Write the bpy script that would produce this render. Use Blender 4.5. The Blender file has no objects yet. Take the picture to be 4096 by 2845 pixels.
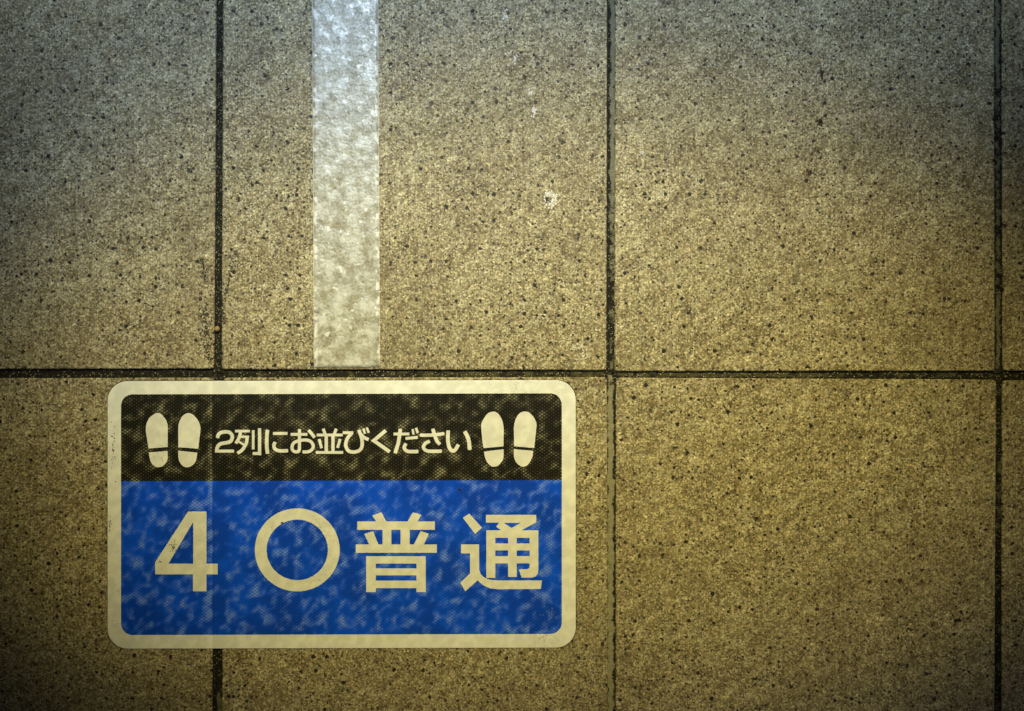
import bpy, bmesh, math, random
from mathutils import Vector, noise
from mathutils.geometry import tessellate_polygon

random.seed(7)
S = 0.300 / 1571.0                      # metres per photo pixel on the floor (tiles are 300 mm pitch)
CX, CY = 2048.0, 1422.5
def W(px, py, z=0.0):
    return Vector(((px - CX) * S, (CY - py) * S, z))

scene = bpy.context.scene
# ---------------------------------------------------------------- camera
cam_d = bpy.data.cameras.new('camera'); cam = bpy.data.objects.new('camera', cam_d)
scene.collection.objects.link(cam); scene.camera = cam
cam_d.lens = 50; cam_d.sensor_width = 36
cam.location = (0, 0, 4096 * S * 50 / 36); cam_d.clip_start = 0.01; cam_d.clip_end = 50
# ---------------------------------------------------------------- world and lamps
wd = bpy.data.worlds.new('World'); scene.world = wd; wd.use_nodes = True
bg = wd.node_tree.nodes['Background']; bg.inputs[0].default_value = (0.80, 0.95, 1.0, 1); bg.inputs[1].default_value = 0.012

def spot(name, loc, target, watts, col, deg, blend, radius):
    d = bpy.data.lights.new(name, 'SPOT'); o = bpy.data.objects.new(name, d); scene.collection.objects.link(o)
    o.location = loc; o.rotation_euler = (Vector(target) - Vector(loc)).to_track_quat('-Z', 'Y').to_euler()
    d.energy = watts; d.color = col; d.spot_size = math.radians(deg); d.spot_blend = blend; d.shadow_soft_size = radius
    return o
warm = spot('warm_lamp', (-0.02, 1.27, 1.70), W(2110, 1570), 206, (1.0, 0.82, 0.30), 16.8, 1.0, 0.05)
warm.scale = (1.55, 0.84, 1.0)               # cone stretched oval to shape the falloff, lens vignetting included: the pool of light is wider than deep
cool = spot('cool_lamp', (-0.16, 0.62, 1.35), W(2110, -480), 59, (0.67, 0.83, 1.0), 35.5, 1.0, 0.05)
cool.scale = (1.42, 1.0, 1.0)
spot('fill_lamp', (0.9, -1.3, 1.9), W(2300, 2150), 12.0, (1.0, 0.96, 0.98), 25.5, 1.0, 0.08)  # added fill, no known source: greys and lifts the bottom of the floor
scene.view_settings.view_transform = 'Standard'; scene.view_settings.look = 'None'
scene.view_settings.exposure = 0.0; scene.view_settings.gamma = 1.0

# ---------------------------------------------------------------- helpers
def link(name, me, mat=None, parent=None):
    o = bpy.data.objects.new(name, me); scene.collection.objects.link(o)
    if mat: me.materials.append(mat)
    if parent: o.parent = parent
    return o
def mesh(name, verts, faces, smooth=False):
    me = bpy.data.meshes.new(name); me.from_pydata([tuple(v) for v in verts], [], faces)
    if smooth:
        for p in me.polygons: p.use_smooth = True
    me.update(); return me

class N:                                  # tiny node-tree writer
    def __init__(s, name):
        s.m = bpy.data.materials.new(name); s.m.use_nodes = True; s.t = s.m.node_tree; s.n = s.t.nodes
        s.b = s.n['Principled BSDF']
    def put(s, sock, v):
        if isinstance(v, bpy.types.NodeSocket): s.t.links.new(v, sock)
        elif isinstance(v, (tuple, list)) and len(v) == 3 and sock.type == 'RGBA': sock.default_value = (*v, 1)
        else: sock.default_value = v
    def math(s, op, a, b=0.0, c=None, clamp=False):
        n = s.n.new('ShaderNodeMath'); n.operation = op; n.use_clamp = clamp
        s.put(n.inputs[0], a); s.put(n.inputs[1], b)
        if c is not None: s.put(n.inputs[2], c)
        return n.outputs[0]
    def vmath(s, op, a, b=(0, 0, 0)):
        n = s.n.new('ShaderNodeVectorMath'); n.operation = op; s.put(n.inputs[0], a); s.put(n.inputs[1], b)
        return n.outputs[0]
    def step(s, v, lo, hi, a=0.0, b=1.0):
        n = s.n.new('ShaderNodeMapRange'); n.interpolation_type = 'SMOOTHSTEP'
        for i, x in enumerate((v, lo, hi, a, b)): s.put(n.inputs[i], x)
        return n.outputs[0]
    def noise(s, vec, scale, detail=3, rough=0.5, dist=0.0):
        n = s.n.new('ShaderNodeTexNoise'); s.put(n.inputs['Vector'], vec); s.put(n.inputs['Scale'], scale)
        n.inputs['Detail'].default_value = detail; n.inputs['Roughness'].default_value = rough; n.inputs['Distortion'].default_value = dist
        return n.outputs[0]
    def voro(s, vec, scale, feature='F1', rnd=1.0):
        n = s.n.new('ShaderNodeTexVoronoi'); n.feature = feature; n.voronoi_dimensions = '2D'; s.put(n.inputs['Vector'], vec); s.put(n.inputs['Scale'], scale)
        n.inputs['Randomness'].default_value = rnd
        return n
    def mix(s, f, a, b, mode='MIX'):
        n = s.n.new('ShaderNodeMix'); n.data_type = 'RGBA'; n.blend_type = mode
        s.put(n.inputs[0], f); s.put(n.inputs[6], a); s.put(n.inputs[7], b); return n.outputs[2]
    def ramp(s, f, stops):
        n = s.n.new('ShaderNodeValToRGB'); s.put(n.inputs[0], f); e = n.color_ramp.elements
        while len(e) < len(stops): e.new(0.5)
        for i, (p, c) in enumerate(stops):
            e[i].position = p; e[i].color = (*c, 1) if isinstance(c, (tuple, list)) else (c, c, c, 1)
        return n.outputs[0]
    def sep(s, v):
        n = s.n.new('ShaderNodeSeparateXYZ'); s.put(n.inputs[0], v); return n.outputs
    def pos(s): return s.n.new('ShaderNodeNewGeometry').outputs['Position']
    def bump(s, h, strength, dist):
        n = s.n.new('ShaderNodeBump'); s.put(n.inputs['Height'], h); n.inputs['Strength'].default_value = strength
        n.inputs['Distance'].default_value = dist; return n.outputs[0]
    def out(s, col, rough=0.5, normal=None, spec=0.5, **kw):
        s.put(s.b.inputs['Base Color'], col); s.put(s.b.inputs['Roughness'], rough); s.put(s.b.inputs['Specular IOR Level'], spec)
        if normal is not None: s.put(s.b.inputs['Normal'], normal)
        for k, v in kw.items(): s.put(s.b.inputs[k], v)
        return s.m

# ---------------------------------------------------------------- materials
def tile_material():
    k = N('speckled_porcelain')
    info = k.n.new('ShaderNodeObjectInfo')
    off = k.vmath('SCALE', (13.1, 7.7, 3.3)); k.put(off.node.inputs['Scale'], info.outputs['Random'])
    p = k.vmath('ADD', k.pos(), off)
    # diagonal cloudy mottling
    mp = k.n.new('ShaderNodeMapping'); k.put(mp.inputs['Vector'], p); mp.vector_type = 'TEXTURE'; mp.inputs['Rotation'].default_value = (0, 0, math.radians(40))
    mp.inputs['Scale'].default_value = (1.16, 0.90, 1.0); pm = mp.outputs[0]
    m1 = k.noise(pm, 125, 5, 0.66, 0.2)
    m2 = k.noise(pm, 30, 2, 0.5)
    m3 = k.noise(p, 260, 2, 0.6)
    m = k.math('ADD', k.math('MULTIPLY', m1, 0.62), k.math('ADD', k.math('MULTIPLY', m2, 0.16), k.math('MULTIPLY', m3, 0.22)))
    base = k.ramp(m, [(0.38, (0.195, 0.160, 0.088)), (0.47, (0.280, 0.238, 0.136)), (0.53, (0.350, 0.305, 0.184)), (0.61, (0.48, 0.44, 0.285))])
    bl = k.step(k.noise(pm, 105, 5, 0.66), 0.50, 0.66)
    base = k.mix(k.math('MULTIPLY', bl, 0.60), base, (0.46, 0.43, 0.31))
    # crushed mineral grains
    g = k.voro(p, 900); gr = k.sep(g.outputs['Color'])
    tone = k.ramp(gr[0], [(0.0, 0.36), (0.28, 0.78), (0.72, 1.08), (0.90, 1.45), (1.0, 2.2)])
    base = k.mix(1.0, base, tone, 'MULTIPLY')
    g2 = k.voro(p, 560); g2r = k.sep(g2.outputs['Color'])
    pearl = k.math('MULTIPLY', k.step(g2.outputs['Distance'], 0.42, 0.30), k.step(g2r[0], 0.70, 0.74))
    base = k.mix(k.math('MULTIPLY', pearl, 0.70), base, (0.70, 0.66, 0.46))
    fines = k.step(k.noise(p, 1900, 2, 0.6), 0.60, 0.68)
    base = k.mix(k.math('MULTIPLY', fines, 0.50), base, (0.07, 0.055, 0.035))
    # dark iron specks in two sizes, ragged outlines
    wv = k.n.new('ShaderNodeTexNoise'); k.put(wv.inputs['Vector'], p); wv.inputs['Scale'].default_value = 620; crowd = k.step(k.noise(p, 34, 3, 0.6), 0.34, 0.62, 0.45, 1.35)
    warp = k.vmath('SCALE', k.vmath('SUBTRACT', wv.outputs['Color'], (0.5, 0.5, 0.5))); k.put(warp.node.inputs['Scale'], 0.0026)
    pw = k.vmath('ADD', p, warp)
    def specks(scale, rmin, rmax, prob, dark, base, col):
        v = k.voro(pw, scale); c = k.sep(v.outputs['Color'])
        r = k.math('ADD', k.math('MULTIPLY', k.math('POWER', c[1], 2.2), rmax - rmin), rmin)
        hit = k.math('MULTIPLY', k.step(v.outputs['Distance'], r, k.math('MULTIPLY', r, 0.72)), k.step(c[0], k.math('MULTIPLY', crowd, prob + 0.02), k.math('MULTIPLY', crowd, prob - 0.02)))
        amt = k.math('MULTIPLY', hit, k.math('ADD', k.math('MULTIPLY', c[2], 0.5), dark - 0.5, clamp=True))
        return k.mix(amt, base, col), hit
    base, h0 = specks(400, 0.20, 0.40, 0.45, 0.85, base, (0.050, 0.042, 0.038))
    base, h1 = specks(215, 0.13, 0.26, 0.46, 1.2, base, (0.028, 0.024, 0.026))
    base, h2 = specks(100, 0.085, 0.185, 0.62, 1.6, base, (0.013, 0.012, 0.014))
    # large-scale grime
    gm = k.step(k.noise(p, 9, 3, 0.55), 0.40, 0.66)
    base = k.mix(k.math('MULTIPLY', gm, 0.22), base, (0.13, 0.10, 0.055))
    pits = k.math('ADD', k.math('MULTIPLY', h1, 0.5), h2)
    h = k.math('SUBTRACT', k.math('ADD', k.math('MULTIPLY', gr[1], 0.35), k.noise(p, 700, 3, 0.6)), k.math('MULTIPLY', pits, 0.8))
    return k.out(base, k.step(gr[2], 0, 1, 0.42, 0.72), k.bump(h, 0.55, 0.00035), spec=0.35)

def grout_material(name, centre, half, lightness, along, seed, grey=(0.20, 0.205, 0.15)):
    """joint filler: dark dirt with a paler worn band; 'along' = stops of how much of it shows along the joint"""
    k = N(name)
    uv = k.sep(k.n.new('ShaderNodeTexCoord').outputs['UV'])
    p = k.vmath('ADD', k.pos(), (seed, seed * 0.7, 0))
    wob = k.math('SUBTRACT', k.noise(p, 110, 4, 0.7), 0.5)
    d = k.math('ABSOLUTE', k.math('SUBTRACT', k.math('ADD', uv[0], k.math('MULTIPLY', wob, 0.9)), centre))
    band = k.step(d, half + 0.06, half - 0.06)
    al = k.ramp(uv[1], along)
    patch = k.step(k.math('ADD', k.noise(p, 140, 4, 0.65), k.math('MULTIPLY', al, 0.6)), 0.62, 0.78)
    amt = k.math('MULTIPLY', k.math('MULTIPLY', band, patch), lightness)
    dark = k.ramp(k.noise(p, 420, 4, 0.7), [(0.42, (0.006, 0.006, 0.005)), (0.58, (0.018, 0.016, 0.011)), (0.74, (0.075, 0.070, 0.042))])
    pale = k.mix(k.noise(p, 300, 4, 0.7), (grey[0] * 0.6, grey[1] * 0.6, grey[2] * 0.55), (grey[0] * 1.35, grey[1] * 1.35, grey[2] * 1.3))
    col = k.mix(amt, dark, pale)
    fl = k.voro(p, 620); f = k.sep(fl.outputs['Color'])
    dots = k.math('MULTIPLY', k.step(fl.outputs['Distance'], 0.36, 0.22), k.step(f[0], 0.84, 0.88))
    col = k.mix(k.math('MULTIPLY', dots, 0.55), col, (0.36, 0.35, 0.25))
    return k.out(col, 0.75, k.bump(k.noise(p, 500, 4, 0.7), 0.8, 0.0006), spec=0.25)

JOINT_X = (850 - CX) * S, (889 - CX) * S
def dot_field(k, p):
    x, y, z = k.sep(p)
    a, h = 9.26 * S, 12.7 * S
    return k.math('MULTIPLY', k.math('COSINE', k.math('MULTIPLY', x, math.pi / a)), k.math('COSINE', k.math('MULTIPLY', y, 2 * math.pi / h)))
def mottle(k, p):
    mp = k.n.new('ShaderNodeMapping'); k.put(mp.inputs['Vector'], p); mp.vector_type = 'TEXTURE'; mp.inputs['Rotation'].default_value = (0, 0, math.radians(48))
    mp.inputs['Scale'].default_value = (1.12, 0.92, 1.0)
    m = k.noise(mp.outputs[0], 125, 1.4, 0.5, 0.15)
    x, y, z = k.sep(p)
    # where the sheet bridges the joint it lies smooth; its sag is painted as darker tone, with a bright highlight painted beside it
    over = k.math('MULTIPLY', k.step(x, JOINT_X[0] - 0.0006, JOINT_X[0] + 0.0006), k.step(x, JOINT_X[1] + 0.006, JOINT_X[1]))
    ridge_highlight = k.math('MULTIPLY', k.step(x, JOINT_X[0] - 0.006, JOINT_X[0] - 0.001), k.step(x, JOINT_X[0] + 0.0004, JOINT_X[0] - 0.0002))
    rn = k.noise(p, 40, 2, 0.5)
    m = k.math('SUBTRACT', m, k.math('MULTIPLY', over, 0.11))
    return k.math('ADD', m, k.math('MULTIPLY', ridge_highlight, k.math('MULTIPLY', rn, 0.26))), over, ridge_highlight
def ink_material(name, ink, milky, lo, hi, dotbase, dotamp, veil):
    k = N(name); p = k.pos(); g = dot_field(k, p); m, over, ridge_highlight = mottle(k, p)
    mm = k.step(m, lo, hi)
    thr = k.math('SUBTRACT', 0.92, k.math('MULTIPLY', mm, 0.95))
    dot = k.step(g, k.math('SUBTRACT', thr, 0.28), k.math('ADD', thr, 0.22))
    amt = k.math('MULTIPLY', dot, k.math('ADD', k.math('MULTIPLY', mm, dotamp), dotbase))
    amt = k.math('ADD', amt, k.math('MULTIPLY', mm, veil), clamp=True)
    tone = k.mix(k.step(k.math('ADD', k.math('MULTIPLY', k.noise(p, 26, 2, 0.5), 0.6), k.math('MULTIPLY', m, 0.4)), 0.38, 0.60), tuple(c * 0.68 for c in ink), tuple(min(1, c * 1.10) for c in ink))
    col = k.mix(amt, tone, milky)
    hgt = k.math('ADD', k.math('MULTIPLY', g, 0.10), m)
    return k.out(col, 0.5, k.bump(hgt, 0.35, 0.0006), spec=0.15)
def cream_material(name, col):
    k = N(name); p = k.pos(); g = dot_field(k, p); m, over, ridge_highlight = mottle(k, p)
    mm = k.step(m, 0.34, 0.72)
    c = k.mix(mm, tuple(x * 0.92 for x in col), tuple(min(1, x * 1.10) for x in col))
    c = k.mix(k.math('MULTIPLY', ridge_highlight, 0.6), c, tuple(min(1, x * 1.22) for x in col))  # highlight painted lighter into the cream
    c = k.mix(k.math('MULTIPLY', k.step(g, 0.2, 1.0), 0.30), c, tuple(min(1, x * 1.18) for x in col))
    dirt = k.math('MULTIPLY', k.step(k.noise(p, 18, 3, 0.6), 0.50, 0.72), k.step(k.noise(p, 620, 3, 0.7), 0.52, 0.66))
    c = k.mix(k.math('MULTIPLY', dirt, 0.5), c, (0.26, 0.23, 0.13))
    return k.out(c, 0.45, k.bump(k.math('ADD', m, k.math('MULTIPLY', g, 0.10)), 0.14, 0.0006), spec=0.4)
def flat_material(name, col, var=0.3, rough=0.7, scale=900):
    k = N(name); f = k.noise(k.pos(), scale, 3, 0.7)
    return k.out(k.mix(f, tuple(c * (1 - var) for c in col), tuple(min(1, c * (1 + var)) for c in col)), rough)
def tape_material():
    k = N('clear_glossy_tape'); p = k.pos()
    u = k.sep(k.n.new('ShaderNodeTexCoord').outputs['UV'])[0]
    cloud = k.math('ADD', k.math('MULTIPLY', k.noise(p, 95, 5, 0.64, 0.1), 0.75), k.math('MULTIPLY', k.noise(p, 500, 3, 0.6), 0.25))
    e = k.math('ABSOLUTE', k.math('SUBTRACT', u, 0.5))
    edge = k.math('MULTIPLY', k.step(e, 0.42, 0.49), k.step(k.noise(p, 150, 1, 0.5), 0.50, 0.62))  # bright glints along both tape edges, painted into the colour
    rim = k.step(e, 0.486, 0.497)  # thin bright edge line, painted the same way
    glint = k.math('MULTIPLY', k.step(k.noise(p, 210, 1.5, 0.5), 0.64, 0.72), k.step(k.noise(p, 14, 1, 0.5), 0.36, 0.56))  # sparkle of glossy facets painted as white spots
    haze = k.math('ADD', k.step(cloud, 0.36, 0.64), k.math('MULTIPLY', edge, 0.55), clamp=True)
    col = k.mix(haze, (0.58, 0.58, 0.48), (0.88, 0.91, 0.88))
    col = k.mix(k.math('MULTIPLY', k.math('MAXIMUM', k.math('MAXIMUM', edge, glint), rim), 0.92), col, (0.97, 0.98, 0.98))
    col_white = k.math('MAXIMUM', edge, glint)
    tiny = k.step(k.noise(p, 1300, 3, 0.7), 0.56, 0.68)
    col = k.mix(k.math('MULTIPLY', tiny, 0.30), col, (0.16, 0.17, 0.15))
    alpha = k.math('ADD', k.math('MULTIPLY', haze, 0.42), k.math('ADD', k.math('MULTIPLY', k.math('MAXIMUM', rim, col_white), 0.4), 0.34), clamp=True)
    h = k.math('ADD', k.noise(p, 150, 2, 0.5), k.math('ADD', k.math('MULTIPLY', haze, 0.5), k.math('MULTIPLY', k.noise(p, 900, 3, 0.6), 0.10)))
    return k.out(col, 0.24, k.bump(h, 0.40, 0.0011), spec=0.6, Alpha=alpha)

M_TILE = tile_material()
M_CREAM = cream_material('cream_vinyl', (0.84, 0.88, 0.88))
M_PRINT = cream_material('cream_print', (0.78, 0.81, 0.78))
M_BLACK = ink_material('black_ink', (0.010, 0.010, 0.007), (0.42, 0.41, 0.28), 0.42, 0.86, 0.28, 0.36, 0.10)
M_BLUE = ink_material('blue_ink', (0.0, 0.080, 0.93), (0.15, 0.30, 1.0), 0.44, 0.78, 0.24, 0.40, 0.42)
M_TAPE = tape_material()
M_CHALK = flat_material('dried_white_residue', (0.84, 0.83, 0.76), 0.35, 0.35)
M_RUST = flat_material('brown_residue', (0.055, 0.035, 0.018), 0.5)
M_SOOT = flat_material('black_scuff', (0.030, 0.026, 0.016), 0.5)
M_GRIT = flat_material('pale_grit', (0.60, 0.57, 0.34), 0.4, 0.35)
M_PEBBLE = flat_material('tan_pebble', (0.30, 0.22, 0.09), 0.3, 0.6, 300)

# ---------------------------------------------------------------- floor: mortar bed, tiles, joints
bed_v = [W(-2600, -2400, -0.009), W(6600, -2400, -0.009), W(6600, 5200, -0.009), W(-2600, 5200, -0.009)]
floor = link('floor', mesh('floor', bed_v, [(3, 2, 1, 0)]), flat_material('mortar_bed', (0.02, 0.019, 0.014), 0.4))
floor['kind'] = 'structure'; floor['label'] = 'beige speckled square tiles with dark worn joints'

def edge_pts(a, b, n, amp, seed):
    """points from a to b with small chips; the offset is across the edge"""
    out = []; d = (b - a); L = d.length; t = d / L; nrm = Vector((-t.y, t.x, 0))
    for i in range(n):
        f = i / n; q = a + d * f
        w = min(1.0, f * 12, (1 - f) * 12)
        j = (noise.noise(Vector((f * L * 90, seed, 0))) * 0.9 + noise.noise(Vector((f * L * 420, seed, 5))) * 0.6) * amp
        chip = max(0.0, noise.noise(Vector((f * L * 160, seed, 9))) - 0.50) * 5 * amp
        out.append(q + nrm * ((j + chip) * w))
    return out
def make_tile(c, seed):
    """c: four corners in photo pixels, clockwise in the picture from top-left"""
    P = [W(*q) for q in c]                       # TL TR BR BL -> clockwise in plan; reverse for normals up
    P = [P[0], P[3], P[2], P[1]]
    ring = []
    for i in range(4):
        a, b = P[i], P[(i + 1) % 4]; n = 86
        e = edge_pts(a, b, n, 0.00022, seed * 11.3 + i * 3.1)
        ring += e
    cen = sum(ring, Vector()) / len(ring); n = len(ring)
    # nip the four corners
    for i in range(4):
        k0 = i * 86; dirc = (cen - ring[k0]).normalized(); ring[k0] = ring[k0] + dirc * random.uniform(0.0006, 0.0013)
    def inset(q, d):
        dx = 1 if q.x < cen.x else -1; dy = 1 if q.y < cen.y else -1
        hx = abs(q.x - cen.x); hy = abs(q.y - cen.y)
        return Vector((q.x + dx * d * (hx / 0.147), q.y + dy * d * (hy / 0.147), 0))
    verts = [Vector((*inset(q, 0.0007).xy, 0.0)) for q in ring] + [Vector((q.x, q.y, -0.0006)) for q in ring] + [Vector((q.x, q.y, -0.009)) for q in ring]
    faces = [tuple(range(n))]
    for r in (0, 1):
        for i in range(n):
            j = (i + 1) % n; faces.append((r * n + i, (r + 1) * n + i, (r + 1) * n + j, r * n + j))
    o = link('tile', mesh('tile', verts, faces), M_TILE, floor)
    return o
# measured corners of the tiles in view: left/right edges and top/bottom edges vary a little
vis = {
 (0, 0): [(-712, -62), (866, -62), (856, 1475), (-712, 1478)],
 (0, 1): [(893, -62), (2429, -62), (2425, 1481), (886, 1477)],
 (0, 2): [(2461, -62), (3977, -62), (3980, 1484), (2458, 1485)],
 (0, 3): [(4008, -62), (5540, -62), (5540, 1484), (4011, 1483)],
 (1, 0): [(-712, 1515), (856, 1511), (847, 3052), (-712, 3052)],
 (1, 1): [(892, 1511), (2428, 1509), (2433, 3052), (888, 3052)],
 (1, 2): [(2464, 1511), (3986, 1519), (3977, 3052), (2463, 3052)],
 (1, 3): [(4009, 1522), (5540, 1522), (5540, 3052), (4006, 3052)],
}
tiles = {}
for key, c in vis.items(): tiles[key] = make_tile(c, 1 + key[0] * 10 + key[1])
for r, y0 in ((-1, -1636), (2, 3086)):
    for cidx, x0 in ((0, -704), (1, 890), (2, 2461), (3, 4009)):
        x1 = x0 + (1536 if cidx else 1555)
        tiles[(r, cidx)] = make_tile([(x0, y0), (x1, y0), (x1, y0 + 1538), (x0, y0 + 1538)], 50 + r * 7 + cidx)

def joint(x0, y0, x1, y1, w, mat, vertical=True, z=-0.0016, seed=0.0):
    """a bed of filler between two tiles, with its own lumpy surface"""
    n, m = 260, 6; V = []; F = []
    for i in range(n + 1):
        f = i / n; cx = x0 + (x1 - x0) * f; cy = y0 + (y1 - y0) * f
        for j in range(m + 1):
            s = (j / m - 0.5) * w
            q = W(cx + s, cy) if vertical else W(cx, cy + s)
            e = abs(j / m - 0.5) * 2
            q.z = z + 0.0005 * noise.noise(Vector((q.x * 300 + seed, q.y * 300, 0))) + 0.0003 * noise.noise(Vector((q.x * 900, q.y * 900 + seed, 4))) - 0.0005 * e * e
            V.append(q)
    for i in range(n):
        for j in range(m):
            a = i * (m + 1) + j; F.append((a, a + m + 1, a + m + 2, a + 1) if vertical else (a, a + 1, a + m + 2, a + m + 1))
    me = mesh('joint_filler', V, F, True)
    uvl = me.uv_layers.new(name='UVMap')
    for lp in me.loops:
        i, j = divmod(lp.vertex_index, m + 1); uvl.data[lp.index].uv = (j / m, i / n)
    return link('joint_filler', me, mat, floor)
G1 = grout_material('joint_left_upper', 0.5, 0.30, 0.30, [(0, 0.1), (0.35, 0.25), (0.45, 0.05), (1, 0.0)], 1.1, (0.12, 0.125, 0.09))
G2 = grout_material('joint_left_lower', 0.70, 0.22, 0.6, [(0, 0), (0.80, 0.0), (0.85, 0.6), (1, 0.7)], 2.2)
G3 = grout_material('joint_middle_upper', 0.66, 0.20, 0.85, [(0, 0.8), (0.25, 1.0), (0.40, 0.9), (0.50, 0.5), (0.70, 0.35), (0.85, 0.1), (0.93, 0.25), (1, 0.1)], 3.3, (0.21, 0.215, 0.165))
G4 = grout_material('joint_middle_lower', 0.42, 0.22, 0.85, [(0, 0.25), (0.06, 0.6), (0.12, 1), (0.30, 1), (0.38, 0.55), (0.65, 0.7), (1, 0.8)], 4.4, (0.31, 0.30, 0.22))
G5 = grout_material('joint_right_upper', 0.48, 0.15, 0.7, [(0, 1), (0.18, 0.9), (0.27, 0.35), (0.78, 0.35), (0.84, 0.95), (0.95, 0.9), (1, 0.1)], 5.5)
G6 = grout_material('joint_right_lower', 0.6, 0.2, 0.4, [(0, 0.0), (0.3, 0.35), (0.6, 0.1), (1, 0.2)], 6.6)
G7 = grout_material('joint_cross', 0.42, 0.26, 0.30, [(0, 0.0), (0.2, 0.0), (0.4, 0.35), (0.62, 0.45), (0.75, 0.2), (0.9, 0.0), (1, 0.0)], 7.7, (0.20, 0.19, 0.09))
joint(880, -40, 871, 1492, 48, G1, seed=1)
joint(873, 1500, 868, 3060, 62, G2, seed=2)
joint(2445, -40, 2442, 1492, 52, G3, z=-0.0012, seed=3)
joint(2446, 1500, 2447, 3060, 52, G4, z=-0.0010, seed=4)
joint(3993, -40, 3996, 1492, 50, G5, z=-0.0014, seed=5)
joint(3997, 1500, 3992, 3060, 50, G6, seed=6)
joint(-712, 1496, 5540, 1500, 58, G7, vertical=False, z=-0.0026, seed=7)
joint(-712, -80, 5540, -80, 60, G7, vertical=False, z=-0.0019, seed=8)
joint(-712, 3069, 5540, 3069, 60, G7, vertical=False, z=-0.0019, seed=9)
for x in (870, 2445, 3996):
    joint(x, -1640, x, -110, 56, G1, seed=x); joint(x, 3100, x, 4640, 56, G1, seed=x + 1)

# ---------------------------------------------------------------- flakes: thin ragged crumbs for residue and scuffs
def blob_mesh(name, items, seed):
    """items: (px, py, radius_px, height_m, z0, stretch_y)"""
    r = random.Random(seed); V = []; F = []
    for (px, py, rad, h, z0, st) in items:
        n = 7; b = len(V); c = W(px, py); ph = r.random() * 6.28
        rr = [rad * S * r.uniform(0.6, 1.25) for _ in range(n)]
        for lvl, sc in ((z0, 1.0), (z0 + h, 0.55)):
            for i in range(n):
                a = ph + i * 2 * math.pi / n
                V.append((c.x + math.cos(a) * rr[i] * sc, c.y + math.sin(a) * rr[i] * sc * st, lvl))
        for i in range(n):
            j = (i + 1) % n; F.append((b + i, b + j, b + n + j, b + n + i))
        F.append(tuple(b + n + i for i in range(n)))
    return mesh(name, V, F)
def cluster(name, cx, cy, rx, ry, n, rmin, rmax, mat, parent, seed, ring=False, z0=0.00002, h=0.00012, st=1.0, label=None):
    r = random.Random(seed); it = []
    for _ in range(n):
        a = r.random() * 6.283; d = r.uniform(0.7, 1.05) if ring else abs(r.gauss(0, 0.5))
        if ring and math.cos(a + 0.7) < -0.25 and r.random() < 0.8: continue
        if ring: d = r.uniform(0.35, 1.05)
        it.append((cx + math.cos(a) * rx * d, cy + math.sin(a) * ry * d, r.uniform(rmin, rmax), h, z0, st))
    o = link(name, blob_mesh(name, it, seed), mat, parent)
    if label: o['label'] = label
    return o
def streak(name, pts, width, n, rmin, rmax, mat, parent, seed, z0=0.00002, label=None):
    r = random.Random(seed); it = []
    for _ in range(n):
        f = r.random() * (len(pts) - 1); i = min(int(f), len(pts) - 2); u = f - i
        x = pts[i][0] * (1 - u) + pts[i + 1][0] * u + r.gauss(0, width * 0.4); y = pts[i][1] * (1 - u) + pts[i + 1][1] * u
        it.append((x, y, r.uniform(rmin, rmax), 0.00008, z0, 1.5))
    o = link(name, blob_mesh(name, it, seed), mat, parent)
    if label: o['label'] = label
    return o
T01, T02, T00 = tiles[(0, 1)], tiles[(0, 2)], tiles[(0, 0)]
cluster('dried_drip', 2200, 798, 27, 36, 110, 1.2, 4.2, M_CHALK, T01, 11, ring=True, st=1.6, label='largest white flaky drip with a brown middle')
cluster('drip_stain', 2186, 802, 16, 26, 34, 1.4, 3.6, M_RUST, T01, 12, st=1.4)
cluster('dried_drip', 2318, 1410, 34, 36, 110, 1.0, 3.2, M_CHALK, T01, 13, ring=True, label='pale ring of residue near the crossing of joints')
cluster('dried_drip', 2136, 440, 14, 26, 26, 1.5, 4.2, M_CHALK, T01, 14, st=1.5)
cluster('dried_drip', 2124, 372, 12, 22, 16, 1.2, 3.2, M_CHALK, T01, 15, st=1.5)
cluster('dried_drip', 2060, 236, 14, 24, 22, 1.2, 3.4, M_CHALK, T01, 16, st=1.5)
cluster('dried_drip', 2024, 64, 14, 22, 18, 1.2, 3.2, M_CHALK, T01, 17, st=1.4)
cluster('dried_drip', 2572, 612, 18, 20, 16, 1.4, 3.8, M_CHALK, T02, 18)
cluster('drip_stain', 3288, 292, 16, 30, 54, 1.6, 4.4, M_RUST, T02, 19, st=1.4)
cluster('drip_stain', 3280, 490, 22, 32, 64, 1.6, 5.0, M_RUST, T02, 20, st=1.3)
cluster('drip_stain', 3270, 600, 18, 16, 18, 1.6, 4.0, M_RUST, T02, 21, st=1.3)
cluster('drip_stain', 3240, 690, 20, 24, 34, 1.6, 4.6, M_RUST, T02, 22, st=1.3)
streak('scuff_streak', [(808, 1035), (815, 1090), (822, 1130)], 12, 60, 1.2, 3.2, M_SOOT, T00, 31)
streak('scuff_streak', [(812, 1240), (822, 1310), (828, 1370), (836, 1440)], 24, 190, 1.2, 3.4, M_SOOT, T00, 32)
streak('scuff_streak', [(938, 1005), (924, 1090), (906, 1160), (892, 1230), (890, 1300)], 12, 150, 1.2, 3.2, M_SOOT, T01, 33)
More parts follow.
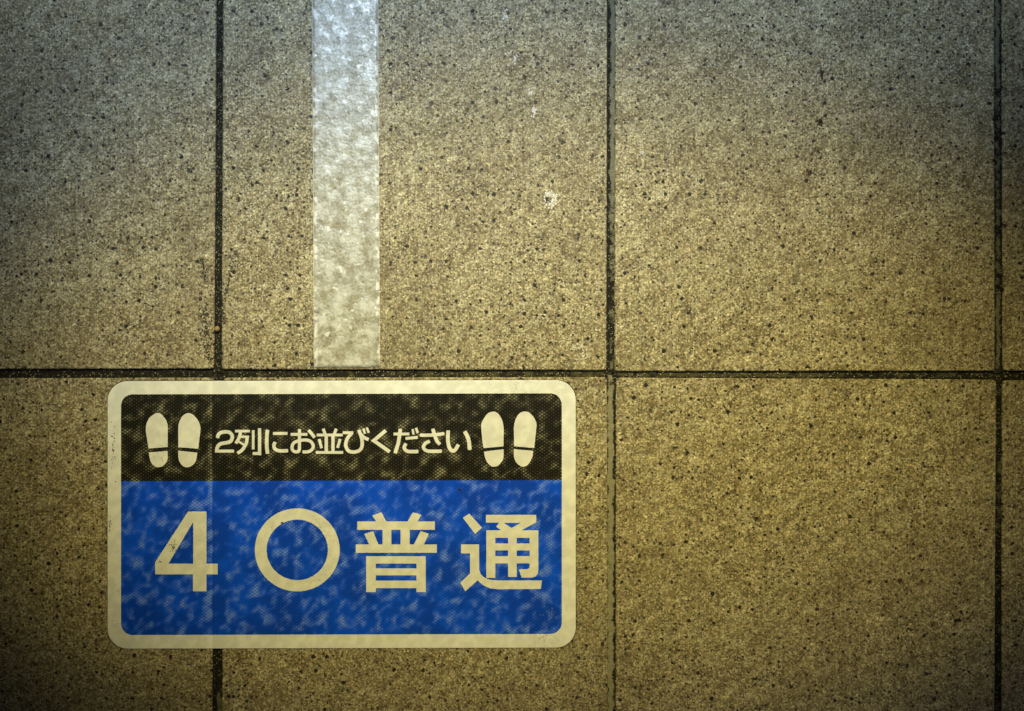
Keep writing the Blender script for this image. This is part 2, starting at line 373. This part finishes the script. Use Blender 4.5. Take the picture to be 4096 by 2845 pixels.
# pale grit caught in the joints: stuff nobody could count
r = random.Random(5); it = []
for _ in range(330):
    it.append((r.uniform(0, 4096), r.gauss(1500, 9), r.uniform(1.0, 2.6), 0.0004, -0.0016, 1.0))
for _ in range(260):
    y = r.uniform(0, 1470); it.append((878 - 8 * y / 1475 + r.gauss(0, 7), y, r.uniform(0.8, 2.0), 0.0004, -0.0013, 1.0))
for _ in range(160):
    y = r.uniform(0, 2845); it.append((3995 + r.gauss(0, 6), y, r.uniform(0.8, 2.0), 0.0004, -0.0011, 1.0))
    y = r.uniform(0, 2845); it.append((2445 + r.gauss(0, 7), y, r.uniform(0.8, 2.2), 0.0004, -0.0009, 1.0))
g = link('grit', blob_mesh('grit', it, 6), M_GRIT, floor); g['kind'] = 'stuff'

# round pebble lodged in the left joint
bm = bmesh.new(); bmesh.ops.create_icosphere(bm, subdivisions=3, radius=0.0022)
for v in bm.verts: v.co *= 1 + 0.10 * noise.noise(v.co * 700); v.co.z *= 0.8
me = bpy.data.meshes.new('pebble'); bm.to_mesh(me); bm.free()
for pl in me.polygons: pl.use_smooth = True
o = link('pebble', me, M_PEBBLE); o.location = W(869, 1316, 0.0002)
o['label'] = 'tiny round tan pebble lodged in the dark joint above the sticker'; o['category'] = 'pebble'

# ---------------------------------------------------------------- clear tape strip
def tape():
    V = []; F = []; y0, y1 = 1470, -1300; nx = 20; ny = int((y0 - y1) / 14)
    for i in range(ny + 1):
        f = i / ny; py = y0 + (y1 - y0) * f
        xl = 1256 + (1249 - 1256) * (1470 - py) / 1470.0; xr = 1520 + (1513 - 1520) * (1470 - py) / 1470.0
        for j in range(nx + 1):
            jit = noise.noise(Vector((py * 0.05, j * 3.0, 1))) * 1.2 if j in (0, nx) else 0
            q = W(xl + (xr - xl) * j / nx + jit, py)
            q.z = 0.00045 + 0.00012 * noise.noise(Vector((q.x * 110, q.y * 110, 2)))
            V.append(q)
    m = nx + 1
    for i in range(ny):
        for j in range(nx): a = i * m + j; F.append((a, a + 1, a + m + 1, a + m))
    top = len(V); V += [v - Vector((0, 0, 0.0004)) for v in V[:]]
    for i in range(ny):
        for j in (0, nx):
            a = i * m + j; b = a + m; F.append((a, b, b + top, a + top) if j == 0 else (b, a, a + top, b + top))
    for j in range(nx):
        a = j; b = j + 1; F.append((b, a, a + top, b + top))
    me = mesh('floor_tape', V, F, True); uvl = me.uv_layers.new(name='UVMap')
    for lp in me.loops:
        i, j = divmod(lp.vertex_index % top, m); uvl.data[lp.index].uv = (j / nx, i / ny)
    o = link('floor_tape', me, M_TAPE)
    o['label'] = 'glossy clear whitish tape strip running up the tile from the joint'; o['category'] = 'tape'
tape()

# ---------------------------------------------------------------- queue sticker
def smooth_poly(pts, sub=5, sharp=42):
    n = len(pts); V2 = [Vector((p[0], p[1])) for p in pts]; isS = []
    for i in range(n):
        a = V2[i] - V2[i - 1]; b = V2[(i + 1) % n] - V2[i]
        isS.append(a.length == 0 or b.length == 0 or math.degrees(a.angle(b)) > sharp)
    out = []
    for i in range(n):
        p1, p2 = V2[i], V2[(i + 1) % n]
        p0 = V2[i - 1] if not isS[i] else p1 * 2 - p2
        p3 = V2[(i + 2) % n] if not isS[(i + 1) % n] else p2 * 2 - p1
        if (p2 - p1).length > 250: out.append(p1); continue
        for s in range(sub):
            t = s / sub
            out.append(0.5 * ((2 * p1) + (p2 - p0) * t + (2 * p0 - 5 * p1 + 4 * p2 - p3) * t * t + (3 * p1 - p0 - 3 * p2 + p3) * t ** 3))
    return out
class Print:                              # a printed shape: collects flat pieces, each a hair above the last
    def __init__(s, org, scale, z=0.00066): s.o = org; s.k = scale; s.V = []; s.F = []; s.z = z
    def pt(s, p): return (s.o[0] + p[0] / s.k, s.o[1] + p[1] / s.k)
    def poly(s, outer, holes=()):
        loops = [[W(*s.pt(p), s.z) for p in outer]] + [[W(*s.pt(p), s.z) for p in h] for h in holes]
        tris = tessellate_polygon(loops); flat = [v for l in loops for v in l]; b = len(s.V); s.V += flat
        for t in tris:
            a, c, d = (flat[i] for i in t)
            nz = (c - a).cross(d - a).z
            s.F.append(tuple(b + i for i in (t if nz > 0 else t[::-1])))
        s.z += 0.000008; return s
    def rect(s, x0, y0, x1, y1): return s.poly([(x0, y0), (x1, y0), (x1, y1), (x0, y1)])
    def stroke(s, pts, w, sub=6):
        q = [Vector(p) for p in pts]
        if len(q) > 2:
            e = [q[0] * 2 - q[1]] + q + [q[-1] * 2 - q[-2]]; c = []
            for i in range(1, len(e) - 2):
                p0, p1, p2, p3 = e[i - 1:i + 3]
                for j in range(sub):
                    t = j / sub; c.append(0.5 * ((2 * p1) + (p2 - p0) * t + (2 * p0 - 5 * p1 + 4 * p2 - p3) * t * t + (3 * p1 - p0 - 3 * p2 + p3) * t ** 3))
            c.append(q[-1]); q = c
        n = len(q); L = []; R = []
        for i in range(n):
            d = (q[min(i + 1, n - 1)] - q[max(i - 1, 0)]).normalized(); nr = Vector((-d.y, d.x))
            ww = w * 0.5 * (0.88 if i in (0, n - 1) else 1.0)
            L.append(q[i] + nr * ww); R.append(q[i] - nr * ww)
        b = len(s.V)
        for i in range(n):
            zz = s.z + 0.00002 * i / n
            s.V.append(W(*s.pt(L[i]), zz)); s.V.append(W(*s.pt(R[i]), zz))
        for i in range(n - 1):
            a = b + 2 * i; f = (a, a + 1, a + 3, a + 2)
            u, v, w_ = (s.V[k] for k in f[:3])
            s.F.append(f if (v - u).cross(w_ - u).z > 0 else f[::-1])
        s.z += 0.000024; return s
    def bent(s, pts, w):                  # straight legs with mitred corners
        q = [Vector(p) for p in pts]; n = len(q); L = []; R = []
        for i in range(n):
            d0 = (q[i] - q[i - 1]).normalized() if i else None; d1 = (q[i + 1] - q[i]).normalized() if i < n - 1 else None
            d0 = d0 or d1; d1 = d1 or d0; t = (d0 + d1).normalized(); nr = Vector((-t.y, t.x)); m = w * 0.5 / max(0.45, nr.dot(Vector((-d0.y, d0.x))))
            L.append(q[i] + nr * m); R.append(q[i] - nr * m)
        return s.poly([tuple(v) for v in L] + [tuple(v) for v in R[::-1]])
    def build(s, name, mat, parent, label=None):
        o = link(name, mesh(name, s.V, s.F), mat, parent)
        if label: o['label'] = label
        return o
def rrect(x0, y0, x1, y1, r, n=10, tl=None, tr=None, br=None, bl=None):
    out = []
    for (cx, cy, a0, rr) in ((x0, y0, 180, tl), (x1, y0, 270, tr), (x1, y1, 0, br), (x0, y1, 90, bl)):
        rr = rr or r; ux = cx + (rr if cx == x0 else -rr); uy = cy + (rr if cy == y0 else -rr)
        for i in range(n + 1):
            a = math.radians(a0 + 90 * i / n); out.append((ux + math.cos(a) * rr, uy + math.sin(a) * rr))
    return out
# the vinyl sheet: real slab, slightly skewed outline as laid
def skew(p):                                # sheet was laid a touch out of square
    x, y = p; f = (x - 432) / (2304 - 432)
    return (x, y - 4.5 * f)
outer = [skew(p) for p in rrect(431, 1525, 2303, 2595, 80)]
V = []; n = len(outer)
for z, ins in ((0.00006, 0), (0.00048, 0), (0.00056, 1.6)):
    for (x, y) in outer:
        dx = 1 if x < 1367 else -1; dy = 1 if y < 2060 else -1
        V.append(W(x + dx * ins, y + dy * ins, z))
F = []
for rr in (0, 1):
    for i in range(n):
        j = (i + 1) % n; F.append((rr * n + i, rr * n + n + i, rr * n + n + j, rr * n + j))
F.append(tuple(reversed(range(2 * n, 3 * n))))
sticker = link('floor_sticker', mesh('floor_sticker', V, F), M_CREAM)
sticker['label'] = 'blue and black queue sticker with white footprints and Japanese writing on the tiles'; sticker['category'] = 'floor sticker'

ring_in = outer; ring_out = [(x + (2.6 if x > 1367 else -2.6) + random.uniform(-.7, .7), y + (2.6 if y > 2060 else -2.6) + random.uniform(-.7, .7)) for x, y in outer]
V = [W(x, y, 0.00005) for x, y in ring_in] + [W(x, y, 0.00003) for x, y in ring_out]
link('shadow_dirt_edge', mesh('shadow_dirt_edge', V, [(i, n + i, n + (i + 1) % n, (i + 1) % n) for i in range(n)]), flat_material('edge_shadow_grime', (0.03, 0.025, 0.022), 0.5), sticker)  # dark ring: contact shadow and dirt painted together around the sheet
full = lambda z: Print((0, 0), 1.0, z)
# black header: rounded upper corners only
hdr = [skew(p) for p in rrect(485, 1578, 2247, 2300, 46)][:22] + [skew((2247, 1925)), skew((485, 1925))]
full(0.00060).poly(hdr).build('black_panel', M_BLACK, sticker)
low = [skew(p) for p in rrect(485, 1600, 2247, 2540, 46)][22:]
full(0.00059).poly([skew((485, 1922)), skew((2247, 1922))] + low).build('blue_panel', M_BLUE, sticker)

K5 = 6.139
feet = [
 ((560, 1630), [(420,140),(470,142),(530,170),(590,235),(640,300),(672,390),(686,480),(686,700),(686,972),(214,1008),(190,850),(150,600),(150,500),(165,400),(200,320),(235,255),(310,195),(365,158)],
  [(220,1106),(684,1068),(686,1160),(684,1250),(660,1330),(590,1420),(520,1460),(430,1466),(370,1442),(290,1370),(250,1270)]),
 ((560, 1630), [(1195,140),(1250,148),(1330,200),(1410,290),(1460,380),(1490,500),(1478,650),(1435,1015),(945,975),(943,700),(945,480),(965,380),(1010,270),(1060,200),(1130,155)],
  [(945,1060),(1412,1112),(1385,1280),(1330,1385),(1260,1440),(1190,1468),(1120,1466),(1040,1420),(975,1330),(948,1230)]),
 ((1900, 1630), [(450,103),(510,115),(590,175),(660,300),(695,430),(705,560),(700,955),(212,1000),(180,800),(155,520),(160,400),(200,300),(290,170),(370,118)],
  [(222,1085),(700,1025),(703,1100),(700,1210),(680,1290),(610,1390),(540,1440),(440,1455),(370,1420),(290,1330),(240,1200)]),
 ((1900, 1630), [(1190,103),(1270,105),(1350,140),(1440,240),(1500,360),(1510,470),(1490,650),(1455,995),(960,955),(957,700),(955,500),(975,370),(1020,240),(1100,140)],
  [(958,1025),(1430,1065),(1410,1200),(1370,1300),(1300,1400),(1220,1448),(1150,1450),(1060,1400),(990,1310),(955,1190)]),
]
for org, sole, heel in feet:
    f = Print(org, K5).poly(smooth_poly(sole)).build('footprint', M_PRINT, sticker)
    Print(org, K5).poly(smooth_poly(heel)).build('heel', M_PRINT, f)

KT = 8.207
def ch(org): return Print(org, KT)
o1, o2, o3, o4 = (850, 1700), (1110, 1700), (1370, 1700), (1630, 1700)
C = []
C.append(ch(o1).stroke([(170,432),(200,320),(290,250),(430,225),(560,245),(640,330),(652,430),(600,535),(480,580),(300,612),(195,680),(155,770),(145,880)], 118).stroke([(88,858),(712,858)], 112))
C.append(ch(o1).stroke([(745,203),(1235,203)], 100).stroke([(925,240),(900,360),(850,480),(770,610)], 108).stroke([(925,388),(1205,388)], 88).stroke([(1148,388),(1125,560),(1060,710),(960,840),(825,930)], 108).stroke([(850,535),(1045,655)], 84).stroke([(1342,172),(1342,802)], 100).stroke([(1552,108),(1552,995)], 124).stroke([(1325,938),(1600,938)], 112))
C.append(ch(o1).stroke([(1815,158),(1792,350),(1786,700),(1815,948)], 120).stroke([(1988,280),(2469,278)], 112).stroke([(2065,560),(2022,660),(2050,780),(2160,842),(2300,852),(2488,845)], 114))
C.append(ch(o2).stroke([(435,310),(985,310)], 108).stroke([(725,138),(725,560),(722,780),(690,865),(600,882),(505,830),(482,720),(530,600),(650,535),(800,502),(960,495),(1100,550),(1178,680),(1140,800),(1020,878),(825,886)], 104).stroke([(1020,170),(1110,270),(1225,415)], 108))
C.append(ch(o2).stroke([(1500,125),(1570,300)], 112).stroke([(1935,125),(1865,300)], 112).stroke([(1290,330),(2145,330)], 105).stroke([(1604,370),(1604,860)], 122).stroke([(1825,370),(1825,860)], 122).stroke([(1370,462),(1452,765)], 108).stroke([(2062,462),(1975,752)], 108).stroke([(1262,902),(2162,902)], 106))
C.append(ch(o3).stroke([(10,255),(358,255)], 104).stroke([(310,280),(190,400),(115,580),(120,720),(200,850),(350,888),(520,858),(620,765),(650,640),(640,480),(600,330),(535,165)], 114).stroke([(600,300),(700,405),(860,485)], 112).stroke([(690,120),(738,290)], 84).stroke([(800,85),(865,258)], 88))
C.append(ch(o3).bent([(1425,180),(1030,515),(1555,885)], 118))
C.append(ch(o3).stroke([(1675,298),(2198,298)], 106).stroke([(1902,128),(1880,300),(1830,600),(1730,930)], 120).stroke([(2070,445),(2474,408)], 108).stroke([(2090,605),(2030,720),(2055,810),(2140,862),(2250,875),(2492,872)], 114).stroke([(2133+172,135),(2133+200,315)], 88).stroke([(2133+280,95),(2133+338,262)], 96))
C.append(ch(o4).stroke([(408,338),(820,332),(1212,285)], 110).stroke([(832,122),(890,330),(960,510),(1065,645)], 118).stroke([(735,528),(600,600),(528,710),(560,800),(680,858),(900,866),(1128,860)], 114))
C.append(ch(o4).stroke([(1338,178),(1325,450),(1350,650),(1400,790),(1480,850),(1570,815),(1675,640)], 122).stroke([(1875,208),(1970,380),(2020,560),(2042,822)], 128))
for c in C: c.build('character', M_PRINT, sticker)

# big figure 4 : origin (400,1900) scale 2.157
Print((400, 1900), 2.157).poly([(762,315),(920,315),(920,765),(1017,765),(1017,857),(920,857),(920,1003),(804,1003),(804,857),(478,857),(478,752)], [[(806,405),(806,765),(592,765)]]).build('figure_four', M_PRINT, sticker)
ci = lambda rx, ry: [(1703 + rx * math.cos(2 * math.pi * i / 96), 646 + ry * math.sin(2 * math.pi * i / 96)) for i in range(96)]
Print((400, 1900), 2.157).poly(ci(366, 358), [ci(264, 261)]).build('circle', M_PRINT, sticker)
k4 = 2298 / 1100
pf = Print((1300, 1900), k4)
pf.poly([(395,340),(472,312),(515,392),(432,392)]).poly([(735,312),(805,332),(772,392),(688,392)])
pf.rect(270,388,918,458).rect(482,450,555,586).rect(632,450,708,586)
pf.poly([(328,492),(402,470),(450,586),(374,586)]).poly([(800,468),(868,490),(824,586),(740,586)])
pf.rect(258,580,935,650)
pf.poly([(345,678),(842,678),(842,978),(765,978),(765,945),(425,945),(425,978),(345,978)], [[(425,740),(765,740),(765,780),(425,780)], [(425,838),(765,838),(765,882),(425,882)]])
pf.build('character', M_PRINT, sticker)
pt = Print((1300, 1900), k4)
pt.poly([(1152,358),(1205,322),(1312,440),(1255,492)])
pt.poly([(1137,580),(1288,580),(1288,790),(1300,825),(1325,852),(1365,872),(1430,881),(1813,881),(1803,952),(1440,955),(1380,947),(1320,920),(1275,880),(1172,972),(1132,900),(1212,822),(1212,655),(1137,655)])
pt.poly([(1345,333),(1765,333),(1765,395),(1640,464),(1475,464),(1430,432),(1455,398),(1345,398)], [[(1492,400),(1636,400),(1560,442)]])
pt.poly([(1348,462),(1783,462),(1783,790),(1778,825),(1762,845),(1735,857),(1642,858),(1622,790),(1690,786),(1706,778),(1710,765),(1710,738),(1602,738),(1602,852),(1530,852),(1530,738),(1423,738),(1423,860),(1348,860)],
        [[(1423,525),(1530,525),(1530,572),(1423,572)], [(1602,525),(1710,525),(1710,572),(1602,572)], [(1423,630),(1530,630),(1530,678),(1423,678)], [(1602,630),(1710,630),(1710,678),(1602,678)]])
pt.build('character', M_PRINT, sticker)
# specks of dirt on the sheet
ZS = 0.00078
cluster('dirt_speck', 1838, 1958, 8, 5, 12, 1.5, 4.0, M_SOOT, sticker, 41, z0=ZS, h=0.0001)
cluster('dirt_speck', 692, 2190, 22, 34, 36, 1.0, 2.4, M_SOOT, sticker, 42, z0=ZS, h=0.0001)
cluster('dirt_speck', 1128, 2092, 12, 6, 10, 1.2, 2.6, M_SOOT, sticker, 43, z0=ZS, h=0.0001)
cluster('dirt_speck', 640, 2246, 14, 10, 10, 1.0, 2.4, M_SOOT, sticker, 44, z0=ZS, h=0.0001)
r = random.Random(9)
cluster('dirt_speck', 452, 1790, 14, 130, 46, 1.0, 2.6, M_SOOT, sticker, 45, z0=0.00058, h=0.0001)
cluster('dirt_speck', 440, 2105, 8, 60, 26, 1.0, 2.6, M_SOOT, sticker, 46, z0=0.00058, h=0.0001)
cluster('worn_patch', 2205, 2455, 30, 40, 40, 1.0, 2.4, flat_material('scraped_vinyl', (0.10, 0.20, 0.42), 0.6), sticker, 47, z0=0.00064, h=0.00006)
cluster('worn_patch', 2180, 2500, 24, 18, 10, 1.0, 2.2, M_SOOT, sticker, 48, z0=0.00064, h=0.00006)
